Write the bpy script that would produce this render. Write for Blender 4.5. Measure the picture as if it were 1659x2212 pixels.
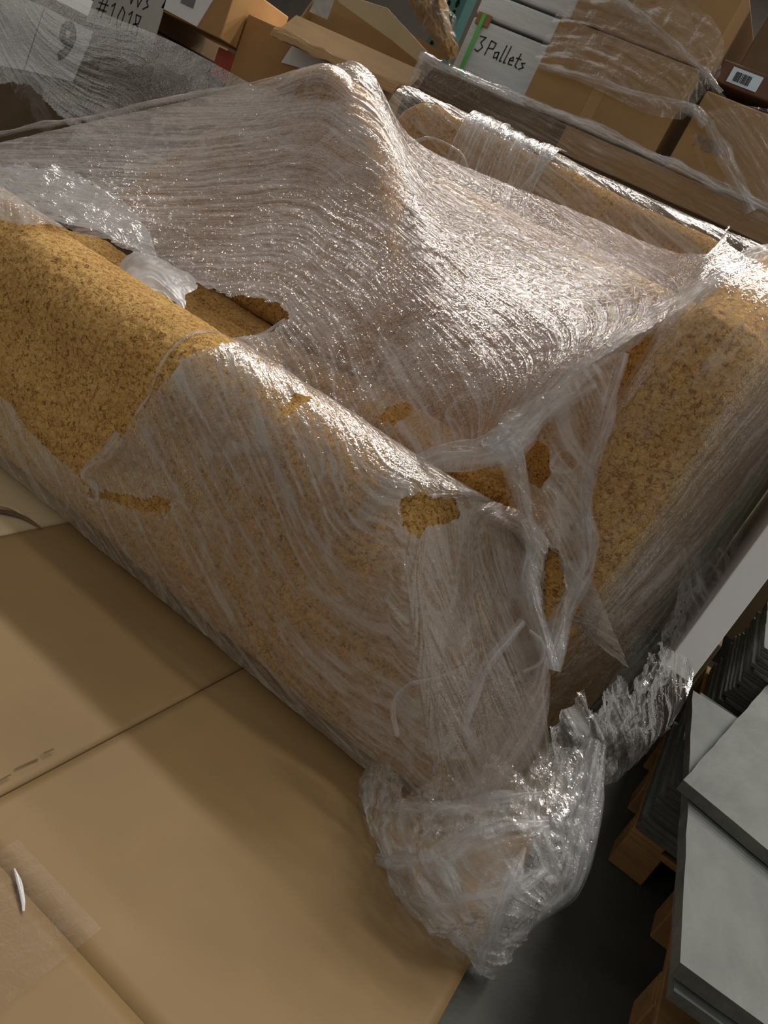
import bpy, bmesh, math, random
import numpy as np
from mathutils import Vector, Matrix
from mathutils.bvhtree import BVHTree

for o in list(bpy.data.objects): bpy.data.objects.remove(o)
SC = bpy.context.scene
COL = SC.collection
random.seed(4)

# ------------------------------------------------------------------ camera
# world: X along the sofa's long side (to the right), Y away from the viewer, Z up
RC = np.array([[0.7823, 0.5363, -0.3168], [0.4580, -0.1494, 0.8763], [0.4226, -0.8307, -0.3625]])
RC[:, 0] /= np.linalg.norm(RC[:, 0]); RC[:, 1] -= RC[:, 1].dot(RC[:, 0]) * RC[:, 0]; RC[:, 1] /= np.linalg.norm(RC[:, 1])
RC[:, 2] = np.cross(RC[:, 0], RC[:, 1])
FPX, CX, CY, HC = 1661.0, 829.5, 1106.0, 1.25
EYE = np.array([0, 0, HC])
cam = bpy.data.cameras.new('camera'); cam_o = bpy.data.objects.new('camera', cam); COL.objects.link(cam_o)
cam.sensor_fit = 'VERTICAL'; cam.sensor_height = 36.0; cam.sensor_width = 27.0
cam.lens = FPX / 2212.0 * 36.0; cam.clip_start = 0.02; cam.clip_end = 200
M4 = Matrix.Identity(4)
for i in range(3):
    M4[i][0] = RC[i, 0]; M4[i][1] = -RC[i, 1]; M4[i][2] = -RC[i, 2]; M4[i][3] = EYE[i]
cam_o.matrix_world = M4
SC.camera = cam_o

# ------------------------------------------------------------------ world, lamps, exposure
w = bpy.data.worlds.new('world'); SC.world = w; w.use_nodes = True
bg = w.node_tree.nodes['Background']; bg.inputs[0].default_value = (1.0, 0.94, 0.86, 1); bg.inputs[1].default_value = 0.19
vs = SC.view_settings; vs.view_transform = 'Standard'; vs.look = 'None'; vs.gamma = 1; vs.use_curve_mapping = False; vs.exposure = 0.6
SC.cycles.transparent_max_bounces = 24

def strip_lamp(x, y, z, sx, sy, power, col=(1, 0.93, 0.84)):
    l = bpy.data.lights.new('hall_and_fill_lamp', 'AREA'); l.shape = 'RECTANGLE'; l.size = sx; l.size_y = sy
    l.energy = power; l.color = col
    o = bpy.data.objects.new('hall_and_fill_lamp', l); COL.objects.link(o); o.location = (x, y, z)
    return o
# rear rows of hall lights under a 6 m roof
for y, pw in ((5.2, 85), (7.4, 90), (9.4, 95)):
    for x in (-5.0, -1.4, 2.2):
        strip_lamp(x, y, 6.0, 2.4, 0.30, pw)
strip_lamp(2.4, 2.9, 6.0, 2.4, 0.30, 70)  # extra unseen lamp, added to brighten the right-hand boxes and the tent
for x in (-3.4, 0.4):
    strip_lamp(x, -5.0, 6.0, 2.4, 0.30, 26)  # unseen fill lamps, added to brighten the fronts of the back boxes

# ------------------------------------------------------------------ helpers
def ray(px, py):
    v = np.array([px - CX, py - CY, FPX]); return RC @ v
def at(px, py, y):                      # the point seen there at distance y
    d = ray(px, py); return EYE + d * (y / d[1])
def atz(px, py, z):
    d = ray(px, py); return EYE + d * ((z - HC) / d[2])
def topix(P):
    q = (np.asarray(P) - EYE) @ RC
    return CX + FPX * q[..., 0] / q[..., 2], CY + FPX * q[..., 1] / q[..., 2]

def _h(i, j, k, s):
    n = (i * 374761393 + j * 668265263 + k * 2147483647 + s * 974634777) & 0xFFFFFFFF
    n = ((n ^ (n >> 13)) * 1274126177) & 0xFFFFFFFF
    n = ((n ^ (n >> 16)) * 2246822519) & 0xFFFFFFFF
    return ((n ^ (n >> 15)) & 0xFFFF) / 65535.0
def noise3(x, y, z, seed=0):
    x, y, z = np.broadcast_arrays(np.asarray(x, float), np.asarray(y, float), np.asarray(z, float))
    ix, iy, iz = np.floor(x).astype(np.int64), np.floor(y).astype(np.int64), np.floor(z).astype(np.int64)
    fx, fy, fz = x - ix, y - iy, z - iz
    fx = fx * fx * (3 - 2 * fx); fy = fy * fy * (3 - 2 * fy); fz = fz * fz * (3 - 2 * fz)
    r = 0
    for a in (0, 1):
        for b in (0, 1):
            for c in (0, 1):
                r = r + _h(ix + a, iy + b, iz + c, seed) * (fx if a else 1 - fx) * (fy if b else 1 - fy) * (fz if c else 1 - fz)
    return r
def noise2(x, y, seed=0): return noise3(x, y, 0.37, seed)
def ridge2(x, y, seed=0): return 1 - np.abs(2 * noise2(x, y, seed) - 1)

def tag(o, label=None, cat=None, group=None, kind=None):
    if label: o['label'] = label
    if cat: o['category'] = cat
    if group: o['group'] = group
    if kind: o['kind'] = kind
    return o
def link(name, me, mat=None, parent=None, loc=None, rot=None, smooth=False):
    o = bpy.data.objects.new(name, me); COL.objects.link(o)
    if mat and not me.materials: me.materials.append(mat)
    if parent: o.parent = parent
    if loc is not None: o.location = loc
    if rot is not None: o.rotation_euler = rot
    if smooth: me.polygons.foreach_set('use_smooth', [True] * len(me.polygons))
    return o
def empty(name, loc, label, cat, group=None, rz=0):
    o = bpy.data.objects.new(name, None); COL.objects.link(o); o.location = loc; o.rotation_euler = (0, 0, rz); o.empty_display_size = 0.1
    bpy.context.view_layer.update()
    return tag(o, label, cat, group)
def keep(child, parent):                 # parent, staying in place
    bpy.context.view_layer.update()
    child.parent = parent; child.matrix_parent_inverse = parent.matrix_world.inverted(); return child
def bm_mesh(bm, name='m'):
    bmesh.ops.recalc_face_normals(bm, faces=bm.faces[:])
    me = bpy.data.meshes.new(name); bm.to_mesh(me); bm.free(); return me
def box_mesh(x0, x1, y0, y1, z0, z1, bev=0.004, seg=2):
    bm = bmesh.new(); bmesh.ops.create_cube(bm, size=1)
    bmesh.ops.scale(bm, vec=(x1 - x0, y1 - y0, z1 - z0), verts=bm.verts)
    bmesh.ops.translate(bm, vec=((x0 + x1) / 2, (y0 + y1) / 2, (z0 + z1) / 2), verts=bm.verts)
    if bev: bmesh.ops.bevel(bm, geom=bm.edges[:], offset=bev, segments=seg, affect='EDGES', profile=0.5)
    return bm_mesh(bm)
def box(name, x0, x1, y0, y1, z0, z1, mat, parent=None, bev=0.004):
    o = link(name, box_mesh(x0, x1, y0, y1, z0, z1, bev), mat)
    if parent: keep(o, parent)
    return o
def prism_mesh(poly, axis, a0, a1, bev=0.0, seg=4):
    """poly in the plane normal to axis ('y': (x,z), 'z': (x,y), 'x': (y,z))"""
    def P(p, a):
        return {'y': (p[0], a, p[1]), 'z': (p[0], p[1], a), 'x': (a, p[0], p[1])}[axis]
    bm = bmesh.new()
    A = [bm.verts.new(P(p, a0)) for p in poly]; B = [bm.verts.new(P(p, a1)) for p in poly]
    bm.faces.new(A); bm.faces.new(B[::-1])
    n = len(poly)
    for i in range(n): bm.faces.new((A[i], B[i], B[(i + 1) % n], A[(i + 1) % n]))
    bmesh.ops.recalc_face_normals(bm, faces=bm.faces[:])
    if bev: bmesh.ops.bevel(bm, geom=bm.edges[:], offset=bev, segments=seg, affect='EDGES', profile=0.5, clamp_overlap=True)
    return bm_mesh(bm)
def prism(name, poly, axis, a0, a1, mat, parent=None, bev=0.0):
    o = link(name, prism_mesh(poly, axis, a0, a1, bev), mat)
    if parent: keep(o, parent)
    return o
def grid_mesh(P, uv=None, mask=None, name='sheet', haze=None, smooth=True):
    nv, nu = P.shape[:2]
    idx = np.arange(nv * nu).reshape(nv, nu)
    F = np.stack([idx[:-1, :-1], idx[:-1, 1:], idx[1:, 1:], idx[1:, :-1]], -1).reshape(-1, 4)
    V = P.reshape(-1, 3)
    if mask is not None:
        mk = mask.reshape(-1); F = F[mk[F].all(1)]
    used = np.zeros(len(V), bool); used[F.ravel()] = True
    remap = np.cumsum(used) - 1; F = remap[F]; V = V[used]
    me = bpy.data.meshes.new(name)
    me.vertices.add(len(V)); me.vertices.foreach_set('co', V.astype(np.float32).ravel())
    me.loops.add(len(F) * 4); me.loops.foreach_set('vertex_index', F.astype(np.int32).ravel())
    me.polygons.add(len(F)); me.polygons.foreach_set('loop_start', np.arange(0, len(F) * 4, 4, dtype=np.int32))
    me.polygons.foreach_set('use_smooth', [smooth] * len(F))
    if uv is not None:
        U = uv.reshape(-1, 2)[used]
        l = me.uv_layers.new(name='UVMap'); l.data.foreach_set('uv', U[F.ravel()].astype(np.float32).ravel())
    if haze is not None:
        at_ = me.attributes.new('haze', 'FLOAT', 'POINT'); at_.data.foreach_set('value', haze.reshape(-1)[used].astype(np.float32))
    me.update(); me.validate()
    return me

# ------------------------------------------------------------------ materials
def newmat(name):
    m = bpy.data.materials.new(name); m.use_nodes = True; nt = m.node_tree
    for n in list(nt.nodes): nt.nodes.remove(n)
    out = nt.nodes.new('ShaderNodeOutputMaterial'); return m, nt, out
def N(nt, t, **kw):
    n = nt.nodes.new(t)
    for k, v in kw.items():
        if k in n.inputs.keys(): n.inputs[k].default_value = v
        else: setattr(n, k, v)
    return n
def ramp(nt, stops):
    r = nt.nodes.new('ShaderNodeValToRGB')
    while len(r.color_ramp.elements) < len(stops): r.color_ramp.elements.new(0.5)
    for e, (p, c) in zip(r.color_ramp.elements, stops):
        e.position = p; e.color = (*c, 1) if len(c) == 3 else c
    return r
def simple(name, col, rough=0.6, var=0.15, scale=6, bump=0.0, bscale=80, spec=0.4, stretch=(1, 1, 1), metal=0):
    m, nt, out = newmat(name)
    p = N(nt, 'ShaderNodeBsdfPrincipled'); p.inputs['Roughness'].default_value = rough; p.inputs['Specular IOR Level'].default_value = spec
    p.inputs['Metallic'].default_value = metal
    tc = N(nt, 'ShaderNodeTexCoord'); mp = N(nt, 'ShaderNodeMapping'); mp.inputs['Scale'].default_value = stretch
    nt.links.new(tc.outputs['Object'], mp.inputs[0])
    n1 = N(nt, 'ShaderNodeTexNoise', Scale=scale, Detail=5, Roughness=0.6)
    nt.links.new(mp.outputs[0], n1.inputs['Vector'])
    d = tuple(c * (1 - var) for c in col); l = tuple(min(1, c * (1 + var)) for c in col)
    r = ramp(nt, [(0.3, d), (0.7, l)]); nt.links.new(n1.outputs[0], r.inputs[0]); nt.links.new(r.outputs[0], p.inputs['Base Color'])
    if bump:
        n2 = N(nt, 'ShaderNodeTexNoise', Scale=bscale, Detail=4); nt.links.new(mp.outputs[0], n2.inputs['Vector'])
        b = N(nt, 'ShaderNodeBump', Strength=bump, Distance=0.004); nt.links.new(n2.outputs[0], b.inputs['Height']); nt.links.new(b.outputs[0], p.inputs['Normal'])
    nt.links.new(p.outputs[0], out.inputs[0]); return m
def boucle_mat():
    m, nt, out = newmat('ochre_boucle')
    p = N(nt, 'ShaderNodeBsdfPrincipled'); p.inputs['Roughness'].default_value = 0.92; p.inputs['Specular IOR Level'].default_value = 0.15
    p.inputs['Sheen Weight'].default_value = 0.25; p.inputs['Sheen Tint'].default_value = (1, .8, .5, 1)
    tc = N(nt, 'ShaderNodeTexCoord')
    nw = N(nt, 'ShaderNodeTexNoise', Scale=70, Detail=2); nt.links.new(tc.outputs['Object'], nw.inputs['Vector'])
    mx = N(nt, 'ShaderNodeMixRGB'); mx.inputs[0].default_value = 0.035
    nt.links.new(tc.outputs['Object'], mx.inputs[1]); nt.links.new(nw.outputs['Color'], mx.inputs[2])
    n1 = N(nt, 'ShaderNodeTexNoise', Scale=82, Detail=4, Roughness=0.66); nt.links.new(mx.outputs[0], n1.inputs['Vector'])
    n3 = N(nt, 'ShaderNodeTexNoise', Scale=9, Detail=3); nt.links.new(tc.outputs['Object'], n3.inputs['Vector'])
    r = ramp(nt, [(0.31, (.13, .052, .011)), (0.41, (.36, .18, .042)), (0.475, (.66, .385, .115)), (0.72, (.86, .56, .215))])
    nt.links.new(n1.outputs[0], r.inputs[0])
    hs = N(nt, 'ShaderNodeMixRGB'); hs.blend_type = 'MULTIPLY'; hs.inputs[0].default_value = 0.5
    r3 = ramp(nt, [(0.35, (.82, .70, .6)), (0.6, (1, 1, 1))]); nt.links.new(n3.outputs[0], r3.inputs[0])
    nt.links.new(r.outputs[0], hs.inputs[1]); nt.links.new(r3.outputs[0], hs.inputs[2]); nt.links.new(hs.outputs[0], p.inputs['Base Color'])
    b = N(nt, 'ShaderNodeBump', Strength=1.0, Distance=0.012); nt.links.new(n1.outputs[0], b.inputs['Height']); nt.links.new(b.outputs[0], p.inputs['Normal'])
    nt.links.new(p.outputs[0], out.inputs[0]); return m
def film_mat(name, haze0, haze1, col=(.78, .75, .74), rough=0.16, bump=0.5, crumple=0.5, ior=1.6, blotch=4.0, gcap=.5):
    """thin stretch film: clear skin, milky haze where layers overlap in streaks along U, wrinkled gloss"""
    m, nt, out = newmat(name)
    uv = N(nt, 'ShaderNodeUVMap'); tc = N(nt, 'ShaderNodeTexCoord')
    mp = N(nt, 'ShaderNodeMapping'); mp.inputs['Scale'].default_value = (7, 110, 1); nt.links.new(uv.outputs[0], mp.inputs[0])
    st = N(nt, 'ShaderNodeTexNoise', Scale=1.0, Detail=2, Roughness=0.5); nt.links.new(mp.outputs[0], st.inputs['Vector'])
    mp2 = N(nt, 'ShaderNodeMapping'); mp2.inputs['Scale'].default_value = (2.0, 16, 1); nt.links.new(uv.outputs[0], mp2.inputs[0])
    st2 = N(nt, 'ShaderNodeTexNoise', Scale=1.0, Detail=4, Roughness=0.6, Distortion=0.6); nt.links.new(mp2.outputs[0], st2.inputs['Vector'])
    bl = N(nt, 'ShaderNodeTexNoise', Scale=blotch, Detail=5, Roughness=0.6, Distortion=0.8); nt.links.new(tc.outputs['Object'], bl.inputs['Vector'])
    cr = N(nt, 'ShaderNodeTexNoise', Scale=62, Detail=2, Roughness=0.5, Distortion=1.2); nt.links.new(tc.outputs['Object'], cr.inputs['Vector'])
    def mth(op, a, b=None, c=None):
        n = N(nt, 'ShaderNodeMath', operation=op)
        for i, v in enumerate((a, b, c)):
            if v is None: continue
            if isinstance(v, (int, float)): n.inputs[i].default_value = v
            else: nt.links.new(v, n.inputs[i])
        return n.outputs[0]
    s = mth('ADD', mth('MULTIPLY', st.outputs[0], 0.35), mth('MULTIPLY', st2.outputs[0], 0.35))
    s = mth('ADD', s, mth('MULTIPLY', bl.outputs[0], 0.30))
    mr = N(nt, 'ShaderNodeMapRange'); mr.inputs['From Min'].default_value = 0.40; mr.inputs['From Max'].default_value = 0.62
    mr.inputs['To Min'].default_value = haze0; mr.inputs['To Max'].default_value = haze1; mr.interpolation_type = 'SMOOTHSTEP'
    nt.links.new(s, mr.inputs['Value'])
    hat = N(nt, 'ShaderNodeAttribute'); hat.attribute_name = 'haze'
    hzf = mth('MINIMUM', mth('MULTIPLY', mr.outputs[0], hat.outputs['Fac']), .92)
    # relief
    crr = mth('ABSOLUTE', mth('SUBTRACT', cr.outputs[0], 0.5))
    hgt = mth('ADD', mth('MULTIPLY', st.outputs[0], bump), mth('MULTIPLY', crr, crumple * 2))
    b = N(nt, 'ShaderNodeBump', Strength=1.0, Distance=0.0045); nt.links.new(hgt, b.inputs['Height'])
    tr = N(nt, 'ShaderNodeBsdfTransparent'); tr.inputs[0].default_value = (.97, .965, .96, 1)
    df = N(nt, 'ShaderNodeBsdfDiffuse'); df.inputs[0].default_value = (*col, 1); nt.links.new(b.outputs[0], df.inputs['Normal'])
    tl = N(nt, 'ShaderNodeBsdfTranslucent'); tl.inputs[0].default_value = (*col, 1)
    hz = N(nt, 'ShaderNodeMixShader'); hz.inputs[0].default_value = 0.4; nt.links.new(df.outputs[0], hz.inputs[1]); nt.links.new(tl.outputs[0], hz.inputs[2])
    m1 = N(nt, 'ShaderNodeMixShader'); nt.links.new(hzf, m1.inputs[0]); nt.links.new(tr.outputs[0], m1.inputs[1]); nt.links.new(hz.outputs[0], m1.inputs[2])
    gl = N(nt, 'ShaderNodeBsdfGlossy'); gl.inputs['Roughness'].default_value = rough; gl.inputs[0].default_value = (1, 1, 1, 1); nt.links.new(b.outputs[0], gl.inputs['Normal'])
    fr = N(nt, 'ShaderNodeFresnel', IOR=ior); nt.links.new(b.outputs[0], fr.inputs['Normal'])
    fm = mth('MINIMUM', fr.outputs[0], gcap)
    m2 = N(nt, 'ShaderNodeMixShader'); nt.links.new(fm, m2.inputs[0]); nt.links.new(m1.outputs[0], m2.inputs[1]); nt.links.new(gl.outputs[0], m2.inputs[2])
    nt.links.new(m2.outputs[0], out.inputs[0]); return m

BOUCLE = boucle_mat()
FILM_T = film_mat('film_tent', .24, .68, col=(.56, .50, .48), rough=.07, ior=1.28, bump=.45, crumple=.55, gcap=.3)
FILM_F = film_mat('film_front', .20, .62, col=(.54, .495, .455), rough=.08, ior=1.28, bump=.45, crumple=.45, gcap=.3)
FILM_C = film_mat('film_clear', .00, .12, bump=.3, crumple=.35, rough=.06, ior=1.35)
FILM_H = film_mat('film_hem', .06, .34, col=(.70, .71, .72), bump=.25, crumple=.25, rough=.10, ior=1.25)
FILM_W = film_mat('film_gathered', .16, .62, col=(.74, .76, .80), bump=.4, crumple=.5, rough=.09, ior=1.42)
FILM_B = film_mat('film_back', .0, .16, col=(.45, .43, .41), ior=1.4)
CARD = simple('cardboard', (.30, .185, .078), .75, .10, 3, .12, 60)
CARD_FLOOR = simple('cardboard_sheet', (.25, .162, .070), .55, .10, 2.2, .08, 50, spec=.35)
CARD_PALE = simple('cardboard_pale', (.47, .37, .22), .7, .08, 3, .08, 50)
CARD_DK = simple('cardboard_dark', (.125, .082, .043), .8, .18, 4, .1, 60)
CARD_OR = simple('cardboard_orange', (.36, .20, .075), .75, .12, 4, .1, 60)
CARD_MAROON = simple('cardboard_maroon', (.12, .06, .04), .7, .15, 8)
TAPE = simple('brown_tape', (.33, .20, .085), .25, .06, 8, .05, 20)
PAPER = simple('white_paper', (.70, .70, .70), .8, .04, 8)
PAPER_G = simple('grey_paper', (.42, .40, .37), .8, .08, 8)
INK = simple('black_ink', (.018, .018, .02), .7, .1)
INK_G = simple('grey_ink', (.16, .16, .17), .8, .2)
CONC = simple('concrete_floor', (.038, .040, .034), .55, .35, 3.0, .15, 90, spec=.4)
SLATE = simple('slate_grey', (.125, .14, .135), .6, .28, 5, .35, 45, stretch=(1.6, .8, 1))
SLATE_E = simple('slate_edge', (.085, .085, .075), .8, .4, 9, .5, 60)
WOOD = simple('pallet_wood', (.24, .13, .045), .75, .25, 7, .3, 50, stretch=(.4, 4, 4))
TEAL = simple('teal_paint', (.055, .17, .16), .5, .15, 6)
BLACK = simple('slot_shade_black', (.006, .006, .006), .9, .1)
WHITE_P = simple('white_plastic', (.78, .78, .80), .25, .04, 8, spec=.6)
WHITE_B = simple('white_board', (.88, .89, .92), .35, .04, 3)
WHITE_W = simple('white_foam_wrap', (.62, .66, .69), .4, .10, 12, .3, 40, stretch=(.5, 1, 4))
GREEN = simple('green_strap', (.13, .50, .12), .4, .1, 9)
GREEN_D = simple('dark_green', (.02, .07, .03), .6, .3, 9)
RED = simple('red_plastic', (.35, .05, .02), .5, .2, 9)
WALLM = simple('dark_wall', (.06, .052, .042), .8, .15, 1.5)
BLUE_L = simple('blue_white_label', (.55, .68, .80), .5, .05, 9)

# ------------------------------------------------------------------ the place
fl = link('floor', grid_mesh(np.array([[[x, y, 0] for x in np.linspace(-14, 10, 9)] for y in np.linspace(-8, 14, 9)])), CONC)
tag(fl, 'dark grey concrete warehouse floor', 'floor', kind='structure')
wl = box('wall_back', -14, 10, 13.0, 13.2, 0, 7, WALLM, bev=0); tag(wl, 'dark far wall of the warehouse', 'wall', kind='structure')

# ------------------------------------------------------------------ upholstery
def evaluated(me, mods):
    o = bpy.data.objects.new('tmp', me); COL.objects.link(o)
    for t, kw in mods:
        md = o.modifiers.new('m', t)
        for k, v in kw.items(): setattr(md, k, v)
    dg = bpy.context.evaluated_depsgraph_get(); dg.update()
    r = bpy.data.meshes.new_from_object(o.evaluated_get(dg)); bpy.data.objects.remove(o); return r
OBST = []
def cushion(name, me, parent, voxel=0.012, tuft=0.004, sag=0.008, smooth=6, mat=None):
    """upholstered block: remeshed, softened, with lumpy looped pile"""
    r = evaluated(me, [('REMESH', dict(mode='VOXEL', voxel_size=voxel)), ('SMOOTH', dict(factor=.5, iterations=smooth))])
    n = len(r.vertices); co = np.empty(n * 3, np.float32); r.vertices.foreach_get('co', co); co = co.reshape(-1, 3).astype(float)
    tris = [tuple(p.vertices) for p in r.polygons]
    OBST.append(([Vector(c) for c in co], tris))
    no = np.empty(n * 3, np.float32); r.vertices.foreach_get('normal', no); no = no.reshape(-1, 3)
    d = (noise3(co[:, 0] * 7, co[:, 1] * 7, co[:, 2] * 7, 3) - .5) * 2 * sag + (noise3(co[:, 0] * 66, co[:, 1] * 66, co[:, 2] * 66, 5) - .5) * 2 * tuft
    co += no * d[:, None]
    r.vertices.foreach_set('co', co.astype(np.float32).ravel()); r.update()
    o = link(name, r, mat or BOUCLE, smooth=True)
    return keep(o, parent)

# near sofa, its long back towards the viewer
sa = empty('sofa', (-1.4, 2.1, 0), 'mustard boucle sofa with a long low back, bare at one end, under torn stretch film', 'sofa')
def hexa(c, bev, seg):
    bm = bmesh.new(); v = [bm.verts.new(p) for p in c]
    for f in ((0, 1, 2, 3), (4, 5, 6, 7), (0, 1, 5, 4), (1, 2, 6, 5), (2, 3, 7, 6), (3, 0, 4, 7)): bm.faces.new([v[i] for i in f])
    bmesh.ops.recalc_face_normals(bm, faces=bm.faces[:])
    bmesh.ops.bevel(bm, geom=[e for e in bm.edges if max(q.co.z for q in e.verts) > .5], offset=bev, segments=seg, affect='EDGES', profile=0.5, clamp_overlap=True)
    return bm_mesh(bm)
cushion('backrest', hexa([(-2.75, 1.535, .06), (-.09, 1.535, .06), (.05, 1.885, .06), (-2.75, 1.885, .06), (-2.75, 1.535, .685), (-.60, 1.535, .69), (-.34, 1.885, .70), (-2.75, 1.885, .685)], .15, 10), sa, .0085, .0032)
cushion('seat_base', box_mesh(-2.6, -.45, 1.80, 2.45, .1, .36, .04, 3), sa, .02)
cushion('seat_cushion', box_mesh(-2.55, -1.46, 1.89, 2.42, .34, .56, .07, 4), sa, .012, .005)
cushion('seat_cushion', box_mesh(-1.44, -.52, 1.89, 2.38, .32, .48, .07, 4), sa, .012, .005)
for x in (-2.5, -.45):
    for y in (1.62, 2.35): keep(link('leg', box_mesh(x - .03, x + .03, y - .03, y + .03, 0, .12, .006), INK), sa)
# second sofa, turned round behind it: tall arm at the right, slanting wing at the left
sb = empty('sofa', (-1.2, 2.6, 0), 'mustard boucle sofa under hazy film, its slanted wing tenting the film into a peak', 'sofa')
arm_me = prism_mesh([(-.27, 1.84), (-.085, 1.84), (.07, 2.35), (.07, 3.0), (-.27, 3.0)], 'z', .03, 1.33, .08, 6)
_bm = bmesh.new(); _bm.from_mesh(arm_me); bmesh.ops.triangulate(_bm, faces=_bm.faces[:]); bmesh.ops.subdivide_edges(_bm, edges=_bm.edges[:], cuts=3)
for v in _bm.verts: v.co.z += .20 * min(1, max(0, (v.co.y - 1.93) / .45)) * max(0, (v.co.z - .12) / 1.21)
_bm.to_mesh(arm_me); _bm.free()
cushion('arm', arm_me, sb, .011, .0035)
cushion('wing', prism_mesh([(-2.85, .55), (-2.62, .86), (-2.06, 1.46), (-1.96, 1.515), (-1.86, 1.50), (-1.55, 1.25), (-1.3, .95), (-1.3, .55)], 'y', 2.62, 2.9, .07, 5), sb, .013, .003)
cushion('backrest', box_mesh(-1.5, -.2, 2.78, 3.02, .4, 1.34, .09, 5), sb, .018)
cushion('seat_base', box_mesh(-2.3, -.25, 2.46, 3.0, .1, .55, .05, 3), sb, .022)
for x in (-2.2, -.4):
    for y in (2.55, 2.9): keep(link('leg', box_mesh(x - .03, x + .03, y - .03, y + .03, 0, .13, .006), INK), sb)
# third sofa at the back, stood up higher and wrapped on its own
sc_ = empty('sofa', (-1.1, 3.35, 0), 'mustard boucle sofa standing tallest at the back, wrapped separately with a white film band', 'sofa')
cushion('backrest', prism_mesh([(-1.97, .7), (-.34, .7), (-.30, 1.55), (-.45, 1.575), (-1.85, 1.60), (-1.96, 1.52)], 'y', 3.2, 3.42, .085, 6), sc_, .012, .003)
cushion('seat_base', box_mesh(-1.95, -.32, 3.1, 3.44, .12, .72, .06, 3), sc_, .022)
for x in (-1.85, -.42):
    for y in (3.17, 3.38): keep(link('leg', box_mesh(x - .03, x + .03, y - .03, y + .03, 0, .15, .006), INK), sc_)

_v, _f = [], []
for V_, F_ in OBST:
    b0 = len(_v); _v += V_; _f += [tuple(i + b0 for i in t) for t in F_]
BVH = BVHTree.FromPolygons(_v, _f)

# ------------------------------------------------------------------ film
def catmull(ctrl, n):
    ctrl = np.asarray(ctrl, float); k = len(ctrl)
    t = np.linspace(0, k - 1, n); i = np.minimum(t.astype(int), k - 2); f = (t - i)
    g = lambda j: ctrl[np.clip(j, 0, k - 1)]
    f = f.reshape((-1,) + (1,) * (ctrl.ndim - 1))
    p0 = np.where((i == 0).reshape(f.shape), 2 * g(i) - g(i + 1), g(i - 1)); p3 = np.where((i + 2 > k - 1).reshape(f.shape), 2 * g(i + 1) - g(i), g(i + 2))
    p1, p2 = g(i), g(i + 1)
    return .5 * ((2 * p1) + (-p0 + p2) * f + (2 * p0 - 5 * p1 + 4 * p2 - p3) * f ** 2 + (-p0 + 3 * p1 - 3 * p2 + p3) * f ** 3)
def surf(rows, nu, nv):
    R_ = np.array([[np.asarray(p, float) for p in r] for r in rows])
    A = catmull(R_, nv)                              # along rows
    return catmull(A.transpose(1, 0, 2), nu).transpose(1, 0, 2)
def normals(P, side):
    du = np.gradient(P, axis=1); dv = np.gradient(P, axis=0); n = np.cross(du, dv)
    n /= np.linalg.norm(n, axis=-1, keepdims=True) + 1e-9
    if (n * side).sum() < 0: n = -n
    return n
def hug(P, eps):
    Q = P.reshape(-1, 3)
    for i in range(len(Q)):
        loc, no, _, d = BVH.find_nearest(Vector(Q[i]), 0.5)
        if loc is None: continue
        s = (Vector(Q[i]) - loc).dot(no)
        if s < eps: q = loc + no * eps; Q[i] = q
    return Q.reshape(P.shape)
def relax(P, k):
    for _ in range(k):
        P[1:-1, 1:-1] = .5 * P[1:-1, 1:-1] + .125 * (P[:-2, 1:-1] + P[2:, 1:-1] + P[1:-1, :-2] + P[1:-1, 2:])
    return P
def inside(x, y, poly):
    c = np.zeros(x.shape, bool); n = len(poly)
    for i in range(n):
        x1, y1 = poly[i]; x2, y2 = poly[(i + 1) % n]
        cond = ((y1 > y) != (y2 > y)) & (x < (x2 - x1) * (y - y1) / (y2 - y1 + 1e-12) + x1)
        c ^= cond
    return c
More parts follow.
